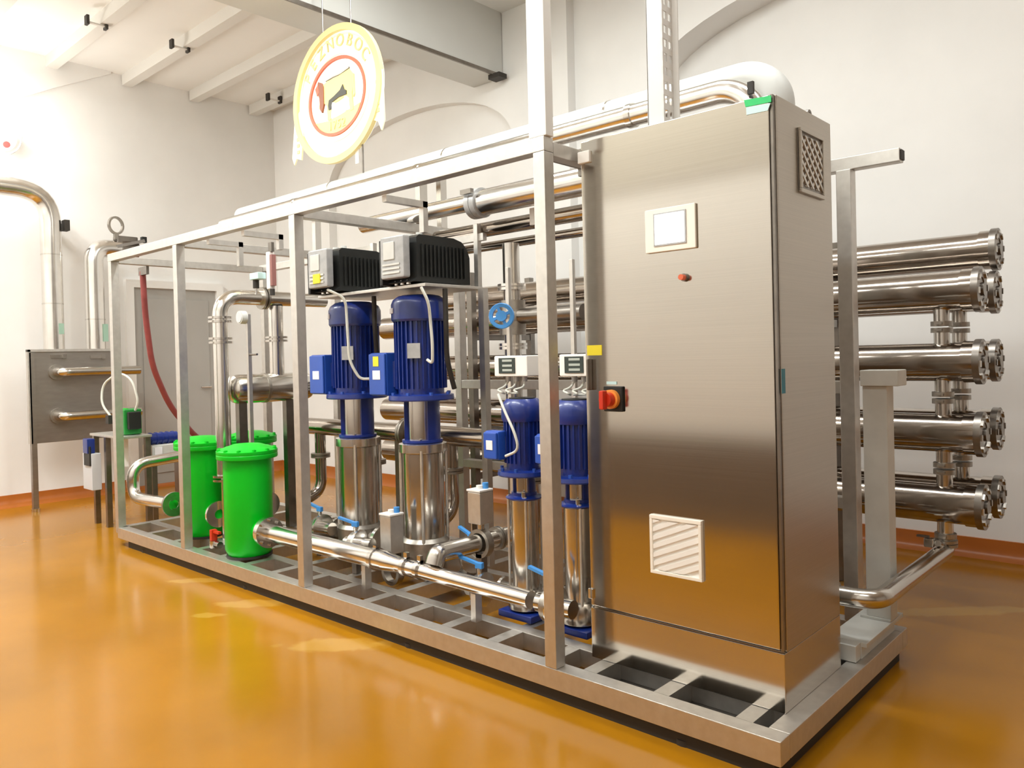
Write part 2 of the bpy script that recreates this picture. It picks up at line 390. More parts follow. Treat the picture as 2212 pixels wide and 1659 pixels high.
hm = part('touch_panel', MB().box(-.545, -.342, yd-.012, yd, 1.665, 1.82, .004), 'cream', cab)
part('panel_surround', MB().box(-.507, -.377, yd-.015, yd-.011, 1.686, 1.802), 'grey', hm)
part('screen', MB().box(-.500, -.384, yd-.018, yd-.014, 1.692, 1.796), 'screen', hm)
bt = part('indicator_button', MB().cyl((-.393, yd, 1.567), (-.393, yd-.01, 1.567), .014, 18), 'dsteel', cab)
part('button_cap', MB().cyl((-.393, yd-.008, 1.567), (-.393, yd-.03, 1.567), .010, 18), 'signr', bt, 'small red button cap')
sw = part('main_switch', MB().box(-.745, -.66, yd-.012, yd, 1.09, 1.185, .004), 'black', cab)
part('switch_collar', MB().cyl((-.705, yd-.012, 1.137), (-.705, yd-.03, 1.137), .036, 24), 'orange', sw)
part('switch_knob', MB().cyl((-.705, yd-.03, 1.137), (-.705, yd-.06, 1.137), .027, 20).box(-.715, -.695, yd-.085, yd-.055, 1.102, 1.172, .005), 'red', sw, 'red rotary switch knob')
part('yellow_sticker', MB().box(-.824, -.755, yd-.002, yd, 1.303, 1.342), 'yellow', cab, 'small yellow warning sticker')
part('switch_plate', MB().box(-.735, -.69, yd-.003, yd, 1.192, 1.203), 'stickw', cab)
st = part('cabinet_sticker', MB().prism([(-.155, 2.105), (-.068, 2.101), (-.068, 2.122), (-.16, 2.128)], .0025, (0, yd, 0)), 'stickg', cab, 'green and pale sticker on the door top corner')
part('sticker_foot', MB().prism([(-.152, 2.078), (-.08, 2.076), (-.07, 2.098), (-.153, 2.103)], .0025, (0, yd, 0)), 'stickw', st)
part('teal_sticker', MB().box(CX1, CX1+.002, .207, .232, 1.165, 1.245), 'teal', cab, 'small teal strip on the cabinet side')
part('lifting_eye', MB().cyl((-.12, .62, ZB+CH), (-.12, .62, ZB+CH+.02), .014, 14).lathe([(.012, -.006), (.02, -.006), (.02, .006), (.012, .006)], (-.12, .62, ZB+CH+.032), (1, 0, 0), 16), 'dsteel', cab)
# front ventilation grille: bezel and slanting slats
g = part('ventilation_grille', MB().box(-.553, -.345, yd-.004, yd, .51, .722), 'white', cab)
mm = MB()
for a in ((-.553, -.345, .51, .522), (-.553, -.345, .708, .722), (-.553, -.541, .522, .708), (-.357, -.345, .522, .708)): mm.box(a[0], a[1], yd-.014, yd-.003, a[2], a[3], .002)
part('grille_bezel', mm, 'cream', g)
def clip_bar(x0, x1, z0, z1, c, sl, half):
    pts = []
    for sgn in (-1, 1):
        for k in range(13):
            x = x0+(x1-x0)*k/12; z = c+sl*(x-(x0+x1)/2)+sgn*half
            if z0 <= z <= z1: pts.append((sgn, x, z))
    lo = [(x, z) for s_, x, z in pts if s_ < 0]; hi = [(x, z) for s_, x, z in pts if s_ > 0][::-1]
    return lo+hi
for k in range(9):
    p_ = clip_bar(-.541, -.357, .522, .708, .49+.031*k, .42, .0085)
    if len(p_) > 3: part('slat', MB().prism(p_, .007, (0, yd-.004, 0)), 'white', g)
# side grille: dark opening with a crossed mesh in a pale bezel
g = part('side_grille', MB().box(CX1, CX1+.004, .375, .585, 1.845, 2.055), 'dsteel', cab)
mm = MB()
for a in ((.375, .585, 1.838, 1.852), (.375, .585, 2.046, 2.058), (.375, .387, 1.852, 2.046), (.575, .585, 1.852, 2.046)): mm.box(CX1, CX1+.012, a[0], a[1], a[2], a[3], .002)
part('grille_bezel', mm, 'sideb', g)
for sl in (.85, -.85):
    for k in range(9):
        p_ = clip_bar(.387, .575, 1.852, 2.046, 1.79+.04*k, sl, .007)
        if len(p_) > 3: part('slat', MB().prism(p_, .004 if sl > 0 else .006, (CX1+.003, 0, 0), (0, 1, 0), (0, 0, 1)), 'frame', g)

# perforated cable riser standing on the cabinet top
t = thing('cable_riser', 'white perforated cable tray standing upright on the cabinet top', 'cable tray', (-.48, .24, ZB+CH))
part('tray_back', MB().box(-.545, -.482, .21, .216, ZB+CH+.001, ZC, .001), 'bright', t)
mm = MB()
zz = ZB+CH+.001; n = 44; hz = (ZC-zz)/n
for i in range(n):
    z0 = zz+i*hz
    mm.box(-.482, -.477, .21, .285, z0, z0+hz*.42)
    for a, b in ((.21, .222), (.240, .252), (.272, .285)): mm.box(-.4815, -.4775, a, b, z0+hz*.42, z0+hz)
part('perforated_side', mm, 'bright', t)
part('tray_flange', MB().box(-.545, -.54, .21, .285, zz, ZC).box(-.477, -.455, .279, .285, zz, ZC), 'bright', t)
mm = MB()
for i in range(9): mm.cyl((-.515+.01*math.sin(i*2.1), .25, zz), (-.515+.012*math.cos(i*1.7), .25+.002*i, ZC), .006, 8)
part('cable_bundle', mm, 'grey', t, stuff=True)

# ---------------------------------------------------------------- overhead pipes
def flange_pair(m, p, ax, r, th=.018, gap=.004):
    p, ax = Vector(p), Vector(ax).normalized()
    m.cyl(p-ax*(th+gap/2), p-ax*gap/2, r).cyl(p+ax*gap/2, p+ax*(th+gap/2), r)
    return m
t = thing('overhead_pipe', 'thick polished steel pipe running above the frame and bending down behind the cabinet', 'pipe', (-1.5, .9, 2.456))
part('pipe_run', MB().tube([(-5.0, .9, 2.432), (-.56, .9, 2.432), (-.445, .9, 2.34), (-.445, .9, 1.2)], .051, .15, 32), 'pipe', t)
part('weld_collar', MB().cyl((-1.08, .9, 2.432), (-1.05, .9, 2.432), .057, 32), 'steel', t)
part('pipe_clamp', MB().box(-.455, -.43, .835, .85, 2.37, 2.42), 'rubber', t)
for x in (-2.58, -3.941): part('saddle', MB().box(x-.02, x+.02, .87, .93, ZT+.043, 2.385).cyl((x-.02, .9, 2.432), (x+.02, .9, 2.432), .055, 28), 'steel', t)
t = thing('insulated_duct_pipe', 'wide matt grey insulated pipe just behind the polished overhead pipe', 'pipe', (-1.5, 1.065, 2.516))
part('pipe_run', MB().tube([(-5.0, 1.065, 2.516), (-.53, 1.065, 2.516), (-.43, 1.065, 2.43), (-.43, 1.065, 1.3)], .076, .16, 32), 'duct', t)
for x in (-1.3, -2.5, -3.7): part('seam_band', MB().lathe([(.07, 0), (.079, 0), (.079, .012), (.07, .012)], (x, 1.065, 2.516), (1, 0, 0), 30), 'steel', t)
for x in (-2.58, -3.941): part('saddle', MB().box(x-.02, x+.02, 1.04, 1.09, ZT+.043, 2.442), 'steel', t)
t = thing('inner_pipe', 'bright steel pipe with a blue grey coupling slanting under the top rail', 'pipe', (-1.5, .82, 2.13))
part('pipe_run', MB().tube([(-2.05, .82, 2.15), (-.70, .82, 2.15)], .07, 0, 28), 'pipe', t)
part('pipe_tail', MB().tube([(-3.05, .82, 2.163), (-2.05, .82, 2.163)], .048, 0, 24), 'pipe', t)
cp = part('coupling', flange_pair(MB(), (-2.02, .82, 2.15), (1, 0, 0), .082, .035), 'grey', t)
part('coupling_bolt', MB().box(-2.06, -1.98, .72, .745, 2.19, 2.215), 'dsteel', cp)
t = thing('lower_pipe', 'dim steel pipe running just beneath the bright inner pipe', 'pipe', (-1.5, .95, 2.02))
part('pipe_run', MB().tube([(-2.5, .95, 2.03), (-.70, .95, 2.03)], .042, 0, 24), 'vessel', t)
part('pipe_clip', MB().box(-1.72, -1.66, .90, .94, 2.0, 2.09), 'bright', t)
t = thing('thin_pipe', 'thin steel line hanging below the overhead pipes beside the second post', 'pipe', (-1.5, 1.02, 1.95))
part('pipe_run', MB().tube([(-2.45, 1.04, 1.95), (-.75, 1.04, 1.95)], .026, 0, 16), 'vessel', t)

# ---------------------------------------------------------------- pressure vessels behind
def vessel_mesh(r, x0, x1):
    return MB().tube([(x0, 0, 0), (x1-.05, 0, 0)], r, 0, 32), MB().cyl((x1-.06, 0, 0), (x1, 0, 0), r+.006, 32)
def vessel(loc, label, group, x0=-4.2, up=True, down=True):
    r = .088
    v = thing('pressure_vessel', label, 'vessel', loc, group)
    a, b = vessel_mesh(r, x0, .0)
    lpart('vessel_tube', a, 'vessel', v)
    ec = lpart('end_cap', b, 'vessel', v)
    lpart('cap_ring', MB().lathe([(r*.62, 0), (r+.014, 0), (r+.014, .028), (r*.62, .028)], (-.012, 0, 0), (1, 0, 0), 32), 'dsteel', ec)
    lpart('cap_plug', MB().cyl((-.01, 0, 0), (.026, 0, 0), .03, 18).cyl((.0, 0, 0), (.012, 0, 0), .06, 24), 'dsteel', ec)
    me = MB().box(-.006, .006, -.006, .006, -.006, .022).mesh('cap_segment', M['steel'])
    for i in range(8):
        o = link('cap_segment', me, ec); aa = 2*PI*i/8
        o.location = (.018, (r-.006)*math.cos(aa), (r-.006)*math.sin(aa)); o.rotation_euler = (aa, 0, 0)
    for s_, ok in ((1, up), (-1, down)):
        if ok:
            pt = lpart('port', MB().cyl((-.15, 0, .06*s_), (-.15, 0, .158*s_), .034, 20), 'steel', v)
            lpart('port_clamp', MB().cyl((-.15, 0, .136*s_), (-.15, 0, .158*s_), .046, 20).box(-.165, -.135, -.065, .065, min(.142*s_, .152*s_), max(.142*s_, .152*s_)), 'cast', pt)
    return v
zz_ = [1.556, 1.232, .906, .58]
nm = ['uppermost', 'second highest', 'third highest', 'lowest']
for i, z in enumerate(zz_):
    vessel((.185, 1.75, z), '%s polished steel pressure vessel in the front column of the rack behind the cabinet' % nm[i], 'front column of pressure vessels', up=i > 0)
for i, z in enumerate(zz_):
    vessel((.188, 2.06, z+.0), '%s steel pressure vessel in the rear column of the rack, nearer the wall' % nm[i], 'rear column of pressure vessels', up=i > 0, down=i < 3)
vessel((.185, 2.12, 1.765), 'single steel pressure vessel lying on top of the whole rack', None, up=False, down=False)
t = thing('vessel_rack', 'dark upright steel rack holding the pressure vessels behind the frame', 'rack', (-1.6, 1.9, 0))
for x in (-.62, -2.9):
    for y in (1.62, 2.24): part('rack_post', MB().box(x-.025, x+.025, y-.025, y+.025, 0, 1.9, .003), 'dsteel', t)
    for z in zz_: part('rack_arm', MB().box(x-.02, x+.02, 1.62, 2.24, z-.13, z-.09), 'dsteel', t)
    part('rack_arm', MB().box(x-.02, x+.02, 1.62, 2.24, 1.648, 1.67), 'dsteel', t)
# outlet pipe from the lowest vessel to the back of the cabinet
t = thing('outlet_pipe', 'bent steel pipe dropping from the lowest vessel and turning towards the cabinet', 'pipe', (.035, 1.2, .37))
part('pipe_run', MB().tube([(.035, 1.75, .418), (.035, 1.75, .365), (.035, .79, .365), (-.55, .79, .35)], .037, .09, 24), 'steel', t)
part('collar', flange_pair(MB(), (.035, 1.75, .398), (0, 0, 1), .05, .014), 'cast', t)
part('collar', flange_pair(MB(), (-.13, .79, .362), (1, 0, 0), .05, .016), 'cast', t)
dv = part('drain_valve', MB().cyl((.035, 1.715, .385), (.035, 1.62, .42), .014, 14).box(-.02, .02, 1.60, 1.64, .40, .44, .005), 'steel', t)
part('valve_lever', MB().box(-.05, .0, 1.605, 1.625, .442, .45), 'dsteel', dv)
# pale column and its foot block on the base
t = thing('pale_column', 'pale grey square column with a wider cap beside the pressure vessels', 'column', (-.06, 1.15, ZB+.065))
part('shaft', MB().box(-.108, -.012, 1.10, 1.185, ZB+.072, 1.15, .004), 'galv', t)
part('cap', MB().box(-.112, .035, 1.085, 1.20, 1.15, 1.215, .004), 'galv', t)
part('foot_plate', MB().box(-.13, -.013, 1.09, 1.2, ZB+.065, ZB+.073), 'galv', t)
t = thing('foot_block', 'low pale steel channel lying on the base corner behind the cabinet', 'channel', (-.11, .95, ZB))
part('top_plate', MB().box(-.155, -.010, .80, 1.25, ZB+.046, ZB+.064, .003), 'galv', t)
part('front_cheek', MB().box(-.30, -.032, .745, .80, ZB+.001, ZB+.064, .004), 'galv', t)
part('side_web', MB().box(-.05, -.03, .80, 1.20, ZB+.001, ZB+.05), 'galv', t)

# ---------------------------------------------------------------- green filter housings
def filter_housing(loc, label):
    f = thing('filter_housing', label, 'filter', loc, 'green filter housings')
    r = .142
    bdy = lpart('body', MB().lathe([(0, .012), (r*.86, .012), (r, .05), (r, .60), (r+.004, .60), (r+.004, .612)], seg=36), 'green', f)
    lpart('rim', MB().lathe([(r-.01, .598), (r+.036, .598), (r+.038, .602), (r+.038, .622), (r+.036, .625), (r-.01, .625)], seg=36), 'green', f)
    lpart('lid', MB().lathe([(0, .626), (r+.036, .626), (r+.038, .63), (r+.038, .646), (r+.028, .652), (r*.85, .668), (r*.6, .68), (0, .686)], seg=36), 'green', f)
    lpart('foot', MB().lathe([(r*.7, 0), (r*.95, 0), (r*.95, .014), (r*.7, .014)], seg=28), 'rubber', f)
    me = MB().cyl((0, 0, -.04), (0, 0, .012), .008, 8).cyl((0, 0, 0), (0, 0, .01), .014, 6).mesh('swing_bolt', M['green'])
    for i in range(12):
        o = link('swing_bolt', me, f); a = 2*PI*(i+.5)/12
        o.location = ((r+.024)*math.cos(a), (r+.024)*math.sin(a), .648)
    nz = lpart('nozzle', MB().cyl((r*.9, 0, .17), (r+.065, 0, .17), .058, 24), 'green', f)
    lpart('nozzle_flange', MB().lathe([(.03, 0), (.088, 0), (.088, .02), (.03, .02)], (r+.058, 0, .17), (1, 0, 0), 28), 'pipe', nz)
    lpart('nozzle', MB().cyl((-r*.9, 0, .22), (-r-.05, 0, .22), .05, 24), 'green', f)
    return f
filter_housing((-3.43, .182, ZB+.001), 'front green filter housing nearest the middle of the frame, lid fully in view')
filter_housing((-4.20, .27, ZB+.001), 'green filter housing half hidden behind the second slim post from the left end')
filter_housing((-4.24, .66, ZB+.001), 'rear green filter housing of which just the lid shows above the front one')

# ---------------------------------------------------------------- pumps
def pump(loc, label, group, big, tx, boxyellow=False):
    p = thing('vertical_pump', label, 'pump', loc, group)
    if big: D = dict(base=(.125, .05, .2), sl=(.113, .2, .66), hd=(.132, .66, .72), ln=(.1, .72, .95), fl=(.178, .95, .985), mt=(.143, .985, 1.40), fc=(.155, 1.38, 1.52), nf=30)
    else: D = dict(base=(.08, .03, .13), sl=(.062, .13, .53), hd=(.085, .53, .55), ln=(.052, .55, .64), fl=(.117, .64, .668), mt=(.088, .668, .90), fc=(.096, .885, .985), nf=24)
    k = D['base'][0]
    lpart('foot_plate', MB().box(-k*1.25, k*1.25, -k*1.1, k*1.1, 0, D['base'][1], .006), 'cast' if big else 'blue', p)
    lpart('pump_base', MB().lathe([(k*.8, D['base'][1]-.002), (k*1.05, D['base'][1]+.01), (k*1.08, D['base'][2]-.02), (k*.95, D['base'][2])], seg=28), 'cast' if big else 'steel', p)
    for s_ in (-1, 1):
        pf = lpart('port', MB().cyl((s_*k*.8, 0, D['base'][1]+.065), (s_*k*1.7, 0, D['base'][1]+.065), k*.42, 20), 'cast', p)
        lpart('port_flange', MB().cyl((s_*k*1.6, 0, D['base'][1]+.065), (s_*k*1.8, 0, D['base'][1]+.065), k*.72, 24), 'pipe', pf)
    r, a, b = D['sl']
    lpart('sleeve', MB().cyl((0, 0, a), (0, 0, b), r, 36), 'steel', p)
    for i in range(4):
        q = PI/4+PI/2*i
        lpart('tie_rod', MB().cyl(((r+.012)*math.cos(q), (r+.012)*math.sin(q), a-.03), ((r+.012)*math.cos(q), (r+.012)*math.sin(q), b+.02), .009 if big else .006, 10), 'frame', p)
    r, a, b = D['hd']
    lpart('head', MB().lathe([(r*.85, a), (r, a+.008), (r, b-.008), (r*.8, b)], seg=32), 'pipe' if big else 'blue', p)
    r, a, b = D['ln']
    for q in (200, 20): # two side brackets of the lantern
        mm = MB(); qa = math.radians(q)
        pts = [(r*1.0*math.cos(qa+t_), r*1.0*math.sin(qa+t_)) for t_ in (-.75, -.375, 0, .375, .75)]
        pin = [(x*.8, y*.8) for x, y in pts[::-1]]
        mm.prism(pts+pin, b-a, (0, 0, a), (1, 0, 0), (0, 1, 0))
        lpart('lantern_bracket', mm, 'blue', p)
    lpart('coupling_guard', MB().cyl((0, 0, a+.004), (0, 0, b-.004), r*.80, 24), 'steel', p)
    lpart('lantern_ring', MB().lathe([(r*.7, a), (r*1.12, a), (r*1.12, a+.014), (r*.7, a+.014)], seg=28), 'blue', p)
    r, a, b = D['fl']
    mf = lpart('motor_flange', MB().lathe([(r*.5, a), (r, a), (r+.003, a+.006), (r, b-.006), (r*.85, b), (r*.5, b)], seg=36), 'blue', p)
    bolts(mf, (0, 0, b-.004), (0, 0, 1), r*.9, 8, .011 if big else .008, .014, 'lblue', .39)
    r, a, b = D['mt']; nf = D['nf']
    mm = MB().cyl((0, 0, a), (0, 0, b), r*.88, 36)
    for i in range(nf):
        c = 2*PI*i/nf
        mm.box(r*.8, r, -.0035, .0035, a+.03, b-.01, 0, Matrix.Rotation(c, 4, 'Z'))
    lpart('motor_body', mm, 'blue', p)
    r, a, b = D['fc']
    fc = lpart('fan_cover', MB().lathe([(r*.95, a), (r, a+.012), (r, b-.045), (r*.93, b-.02), (r*.75, b), (0, b)], seg=36), 'blue', p)
    lpart('fan_grid', MB().lathe([(r*.2, 0), (r*.62, 0), (r*.62, .006), (r*.2, .006)], (0, 0, b-.001), (0, 0, 1), 28), 'black', fc)
    x, y, z0, z1, wx, wy = tx
    tb = lpart('terminal_box', MB().box(x-wx/2, x+wx/2, y-wy/2, y+wy/2, z0, z1, .010), 'lblue', p)
    lpart('box_lid', MB().box(x-wx/2+.004, x+wx/2-.004, y-wy/2-.012, y-wy/2+.002, z0+.006, z1-.006, .006), 'lblue', tb)
    zm = (z0+z1)/2
    lpart('box_label', MB().box(x-wx*.22, x+wx*.22, y-wy/2-.0145, y-wy/2-.011, zm-.028 if big else zm-.018, zm+.022 if big else zm+.024), 'label', tb, 'white label')
    if boxyellow: lpart('yellow_label', MB().box(x-wx*.18, x+wx*.14, y-wy/2-.0145, y-wy/2-.011, zm+.045, zm+.1), 'yellow', tb, 'yellow label')
    lpart('box_neck', MB().bar((x, y, zm), (0, 0, zm), wx*.6, (z1-z0)*.6), 'blue', tb)
    r = D['mt'][0]
    if big:
        lpart('nameplate', MB().box(-.035, .035, -.004, .004, -.04, .04, 0, Matrix.Translation((r*.62, -r*.86, 1.22)) @ Matrix.Rotation(.62, 4, 'Z')), 'grey', p)
        lpart('top_label', MB().box(-.03, .03, -.004, .003, -.014, .014, 0, Matrix.Translation((-.07, -.1395, 1.44)) @ Matrix.Rotation(-.47, 4, 'Z')), 'label', p)
    lpart('vent_plug', MB().cyl((.06 if big else .04, -.07 if big else -.05, D['hd'][2]-.004), (.06 if big else .04, -.07 if big else -.05, D['hd'][2]+.02), .01, 8), 'steel', p)
    return p
BX = (-.205, -.07, .975, 1.215, .15, .13)
pump((-2.87, .60, ZB), 'left one of the two tall blue pumps, its box without yellow label', 'large vertical pumps', True, BX)
pump((-2.28, .60, ZB), 'right one of the two tall blue pumps, yellow label on its box', 'large vertical pumps', True, BX, True)
SX = (-.075, -.10, .715, .845, .088, .06)
pump((-1.36, .40, ZB), 'smaller blue vertical pump left of the tall near post, white label on its box', 'small vertical pumps', False, SX)
pump((-1.055, .40, ZB), 'smaller blue vertical pump half hidden by the left edge of the cabinet', 'small vertical pumps', False, SX)

# drives above the big pumps
def drive(loc, label, yellow):
    d_ = thing('motor_drive', label, 'motor drive', loc, 'black motor drives')
    prof = [(0, 0), (.42, 0), (.42, .15), (.40, .20), (.36, .235), (.30, .25), (.05, .25), (.03, .235), (.03, .02)]
    lpart('housing', MB().prism([(a, b) for a, b in prof], .215, (.005, 0, 0), (0, 1, 0), (0, 0, 1)), 'black', d_)
    fp_ = lpart('front_panel', MB().box(.005, .20, -.045, .005, .02, .245, .012), 'grey', d_)
    lpart('keypad', MB().box(.04, .13, -.052, -.043, .12, .215, .004), 'galv', fp_)
    for i in range(3): lpart('panel_rib', MB().box(.03, .17, -.050, -.043, .045+.022*i, .055+.022*i), 'galv', fp_)
    if yellow: lpart('yellow_label', MB().box(.07, .14, -.054, -.044, .045, .10), 'yellow', fp_, 'yellow label')
    mm = MB()
    for i in range(12): mm.box(.222, .232, .06+.028*i, .068+.028*i, .03, .2)
    lpart('side_fins', mm, 'black', d_)
    lpart('left_cheek', MB().box(-.022, .004, -.03, .38, -.01, .235, .006), 'black', d_)
    for i in range(3): lpart('cable_gland', MB().cyl((.05+.05*i, .03, -.010), (.05+.05*i, .03, .012), .014, 12), 'steel', d_)
    for i in range(2): lpart('top_fitting', MB().cyl((.06+.08*i, .12, .24), (.06+.08*i, .12, .275), .018, 12), 'galv', d_)
    return d_
drive((-3.02, .42, 1.715), 'black motor drive with yellow label on its pale front, above the left large pump', True)
drive((-2.36, .44, 1.715), 'black motor drive without yellow label, above the right large pump', False)
t = thing('drive_bracket', 'steel shelf and hanging rails carrying the two black motor drives', 'bracket', (-2.6, .63, 1.7))
part('shelf', MB().box(-3.06, -2.08, .47, .90, 1.685, 1.703, .003), 'frame', t)
part('hanger_rail', MB().box(-3.06, -2.05, .88, .91, 1.96, 2.0), 'frame', t)
for x in (-3.04, -2.58, -2.10): part('upright', MB().box(x-.015, x+.015, .87, .90, 1.70, 2.056), 'frame', t)
for x in (-2.66, -2.06): part('down_leg', MB().box(x-.02, x+.02, .86, .90, .14, 1.69), 'frame', t)

# ---------------------------------------------------------------- header pipe, valves, actuators
t = thing('header_pipe', 'bright steel header pipe running low along the front from the green filter', 'pipe', (-2, .2, .29))
part('pipe_run', MB().tube([(-3.2, .18, .30), (-2.12, .20, .297)], .05, 0, 28), 'pipe', t)
part('reducer', MB().cyl((-2.12, .20, .297), (-2.02, .2, .295), .05, 28, .037), 'pipe', t)
part('pipe_run', MB().tube([(-2.02, .20, .295), (-1.16, .20, .287)], .037, 0, 24), 'pipe', t)
fl = part('pipe_flange', MB().lathe([(.04, 0), (.09, 0), (.09, .02), (.04, .02)], (-3.206, .18, .30), (1, 0, 0), 32), 'pipe', t)
bolts(fl, (-3.184, .18, .30), (1, 0, 0), .072, 8)
for x in (-2.2, -1.96, -1.86): part('clamp', MB().cyl((x-.012, .2, .296), (x+.012, .2, .296), .058 if x < -2.1 else .047, 24).box(x-.012, x+.012, .19, .21, .33, .365), 'steel', t)
for x, zt_ in ((-2.3, .25), (-1.50, .256)): part('pipe_support', MB().box(x, x+.03, .18, .22, ZB, zt_), 'frame', t)
t = thing('branch_pipe', 'curved steel branch pipe rising from the header towards the small pumps', 'pipe', (-1.74, .22, .3))
part('pipe_run', MB().tube([(-1.76, .20, .335), (-1.76, .22, .385), (-1.74, .745, .385)], .045, .09, 24), 'steel', t)
part('collar', flange_pair(MB(), (-1.75, .62, .384), (0, 1, 0), .06, .014), 'cast', t)
def actuator(loc, label, h=.20):
    a = thing('valve_actuator', label, 'actuator', loc, 'square valve actuators')
    lpart('housing', MB().box(-.045, .045, -.045, .045, .0, h, .008), 'frame', a)
    lpart('cap', MB().box(-.048, .048, -.048, .048, h, h+.012, .004).cyl((0, 0, h+.012), (0, 0, h+.028), .018, 14), 'bright', a)
    lpart('blue_knob', MB().cyl((.02, .02, h+.012), (.02, .02, h+.04), .016, 12), 'sky', a)
    lpart('neck', MB().cyl((0, 0, -.03), (0, 0, .0), .018, 14), 'steel', a)
    lpart('valve_body', MB().lathe([(.053, -.02), (.072, -.02), (.072, .02), (.053, .02)], (0, 0, -.10), (0, 1, 0), 24), 'cast', a)
    lpart('stand', MB().box(-.02, .02, -.02, .02, ZB-loc[2], -.15), 'dsteel', a)
    return a
actuator((-2.27, .36, .285), 'square steel valve actuator standing between the two large pumps')
actuator((-1.745, .50, .483), 'square steel valve actuator on the curved branch pipe', .16)
def butterfly(loc, label, rz, h=.16):
    v = thing('lever_valve', label, 'valve', loc, 'blue lever valves', rz)
    lpart('valve_disc', MB().lathe([(.02, -.016), (.068, -.016), (.07, 0), (.068, .016), (.02, .016)], (0, 0, 0), (1, 0, 0), 26), 'cast', v)
    lpart('flange', MB().lathe([(.02, 0), (.08, 0), (.08, .014), (.02, .014)], (.018, 0, 0), (1, 0, 0), 26), 'pipe', v)
    lpart('stub', MB().cyl((-.065, 0, 0), (.11, 0, 0), .038, 20), 'steel', v)
    lpart('stem', MB().cyl((0, 0, .06), (0, 0, .11), .012, 12), 'steel', v)
    lpart('lever', MB().box(-.02, .02, -.012, .012, .095, .125, .005).bar((0, 0, .115), (-.11, 0, .14), .02, .012), 'sky', v, 'blue lever')
    lpart('support', MB().box(-.015, .015, -.02, .02, ZB-loc[2], -.05), 'dsteel', v)
    return v
butterfly((-3.07, .45, .30), 'blue lever valve in front of the left large pump, beside the tall post', .1)
butterfly((-2.57, .345, .29), 'blue lever valve between the feet of the two large pumps', .3)
butterfly((-1.94, .62, .26), 'blue lever valve just right of the right large pump', -.2)
butterfly((-1.62, .36, .212), 'blue lever valve left of the small front pump', .2)
butterfly((-1.05, .20, .287), 'blue lever valve by the lower left corner of the cabinet', .05)
butterfly((-4.45, .45, .30), 'blue lever valve inside the far left end of the frame', .1)

t = thing('suction_manifold', 'dim steel manifold with branches running behind the two large pumps', 'pipe', (-2.6, 1.02, .8))
part('pipe_run', MB().tube([(-4.3, 1.02, .83), (-1.55, 1.02, .83)], .06, 0, 24), 'vessel', t)
for x in (-3.9, -3.25, -2.5, -1.85):
    part('branch', MB().tube([(x, 1.02, .80), (x, 1.02, .36), (x, .84, .30)], .04, .09, 18), 'vessel', t)
    part('branch_flange', flange_pair(MB(), (x, 1.02, .62), (0, 0, 1), .07, .014), 'cast', t)
part('manifold_stand', MB().box(-3.02, -2.98, 1.0, 1.04, ZB, .775), 'dsteel', t)
part('manifold_flange', flange_pair(MB(), (-2.9, 1.02, .83), (1, 0, 0), .1, .018), 'cast', t)

# blue hand wheel valve behind the small pumps
t = thing('handwheel_valve', 'bright blue handwheel valve on a vertical steel pipe left of the near post', 'valve', (-1.69, .62, 1.51))
part('pipe_run', MB().tube([(-1.77, .80, .18), (-1.77, .80, 1.9)], .045, 0, 20), 'steel', t)
part('valve_body', MB().sph((-1.77, .80, 1.515), .075).cyl((-1.77, .80, 1.42), (-1.77, .80, 1.60), .07, 20), 'cast', t)
part('stem', MB().cyl((-1.77, .80, 1.515), (-1.535, .465, 1.50), .013, 12), 'steel', t)
hc = Vector((-1.535, .465, 1.50)); axw = Vector((.574, -.819, -.03)).normalized()
hw = part('handwheel', MB().lathe([(.042, -.012), (.058, -.012), (.062, 0), (.058, .012), (.042, .012)], hc, axw, 28), 'sky', t)
mm = MB()
for i in range(4):
    q = axw.to_track_quat('Z', 'Y') @ Vector((math.cos(i*PI/2+.4), math.sin(i*PI/2+.4), 0))
    mm.bar(hc, hc+q*.048, .024, .014)
part('spoke', mm.cyl(hc-axw*.02, hc+axw*.02, .026, 14), 'sky', hw)
for z in (1.36, 1.67): part('flange', flange_pair(MB(), (-1.77, .80, z), (0, 0, 1), .075, .014), 'pipe', t)
part('side_pipe', MB().tube([(-1.77, .80, 1.515), (-1.3, .80, 1.515)], .04, 0, 20), 'dsteel', t)

# flow transmitters on slim stands
def transmitter(loc, label):
    a = thing('transmitter', label, 'transmitter', loc, 'white display boxes')
    lpart('housing', MB().box(-.005, .20, 0, .12, 0, .095, .006), 'white', a)
    ds = lpart('display', MB().box(.028, .128, -.004, .002, .014, .085), 'display', a)
    for i, (u, v) in enumerate(((.052, .068), (.052, .045), (.052, .024))): lpart('display_line', MB().box(u, u+.06, -.0055, -.0035, v, v+.010), 'line', ds)
    lpart('gland', MB().cyl((.04, .05, -.025), (.04, .05, 0), .012, 12).cyl((.09, .05, -.025), (.09, .05, 0), .012, 12).cyl((.14, .05, -.025), (.14, .05, 0), .012, 12), 'grey', a)
    lpart('stand_tube', MB().box(-.034, -.014, .122, .142, ZB-loc[2], .52, .002), 'frame', a)
    lpart('mount_strap', MB().box(-.034, .03, .118, .124, .02, .07), 'frame', a)
    mm = MB()
    for i in range(3):
        x = .04+.05*i
        mm.tube([(x, .05, -.02), (x+.01*i, .02, -.05), (x-.03, .0, -.062), (x+.02, -.02, -.074), (.03+.02*i, .03, -.08)], .005, .02, 8, 5)
    lpart('cable', mm, 'cable', a)
    return a
transmitter((-1.525, .40, 1.215), 'white display box on a slim stand above the left small pump')
transmitter((-1.135, .40, 1.215), 'white display box between the near post and the cabinet')

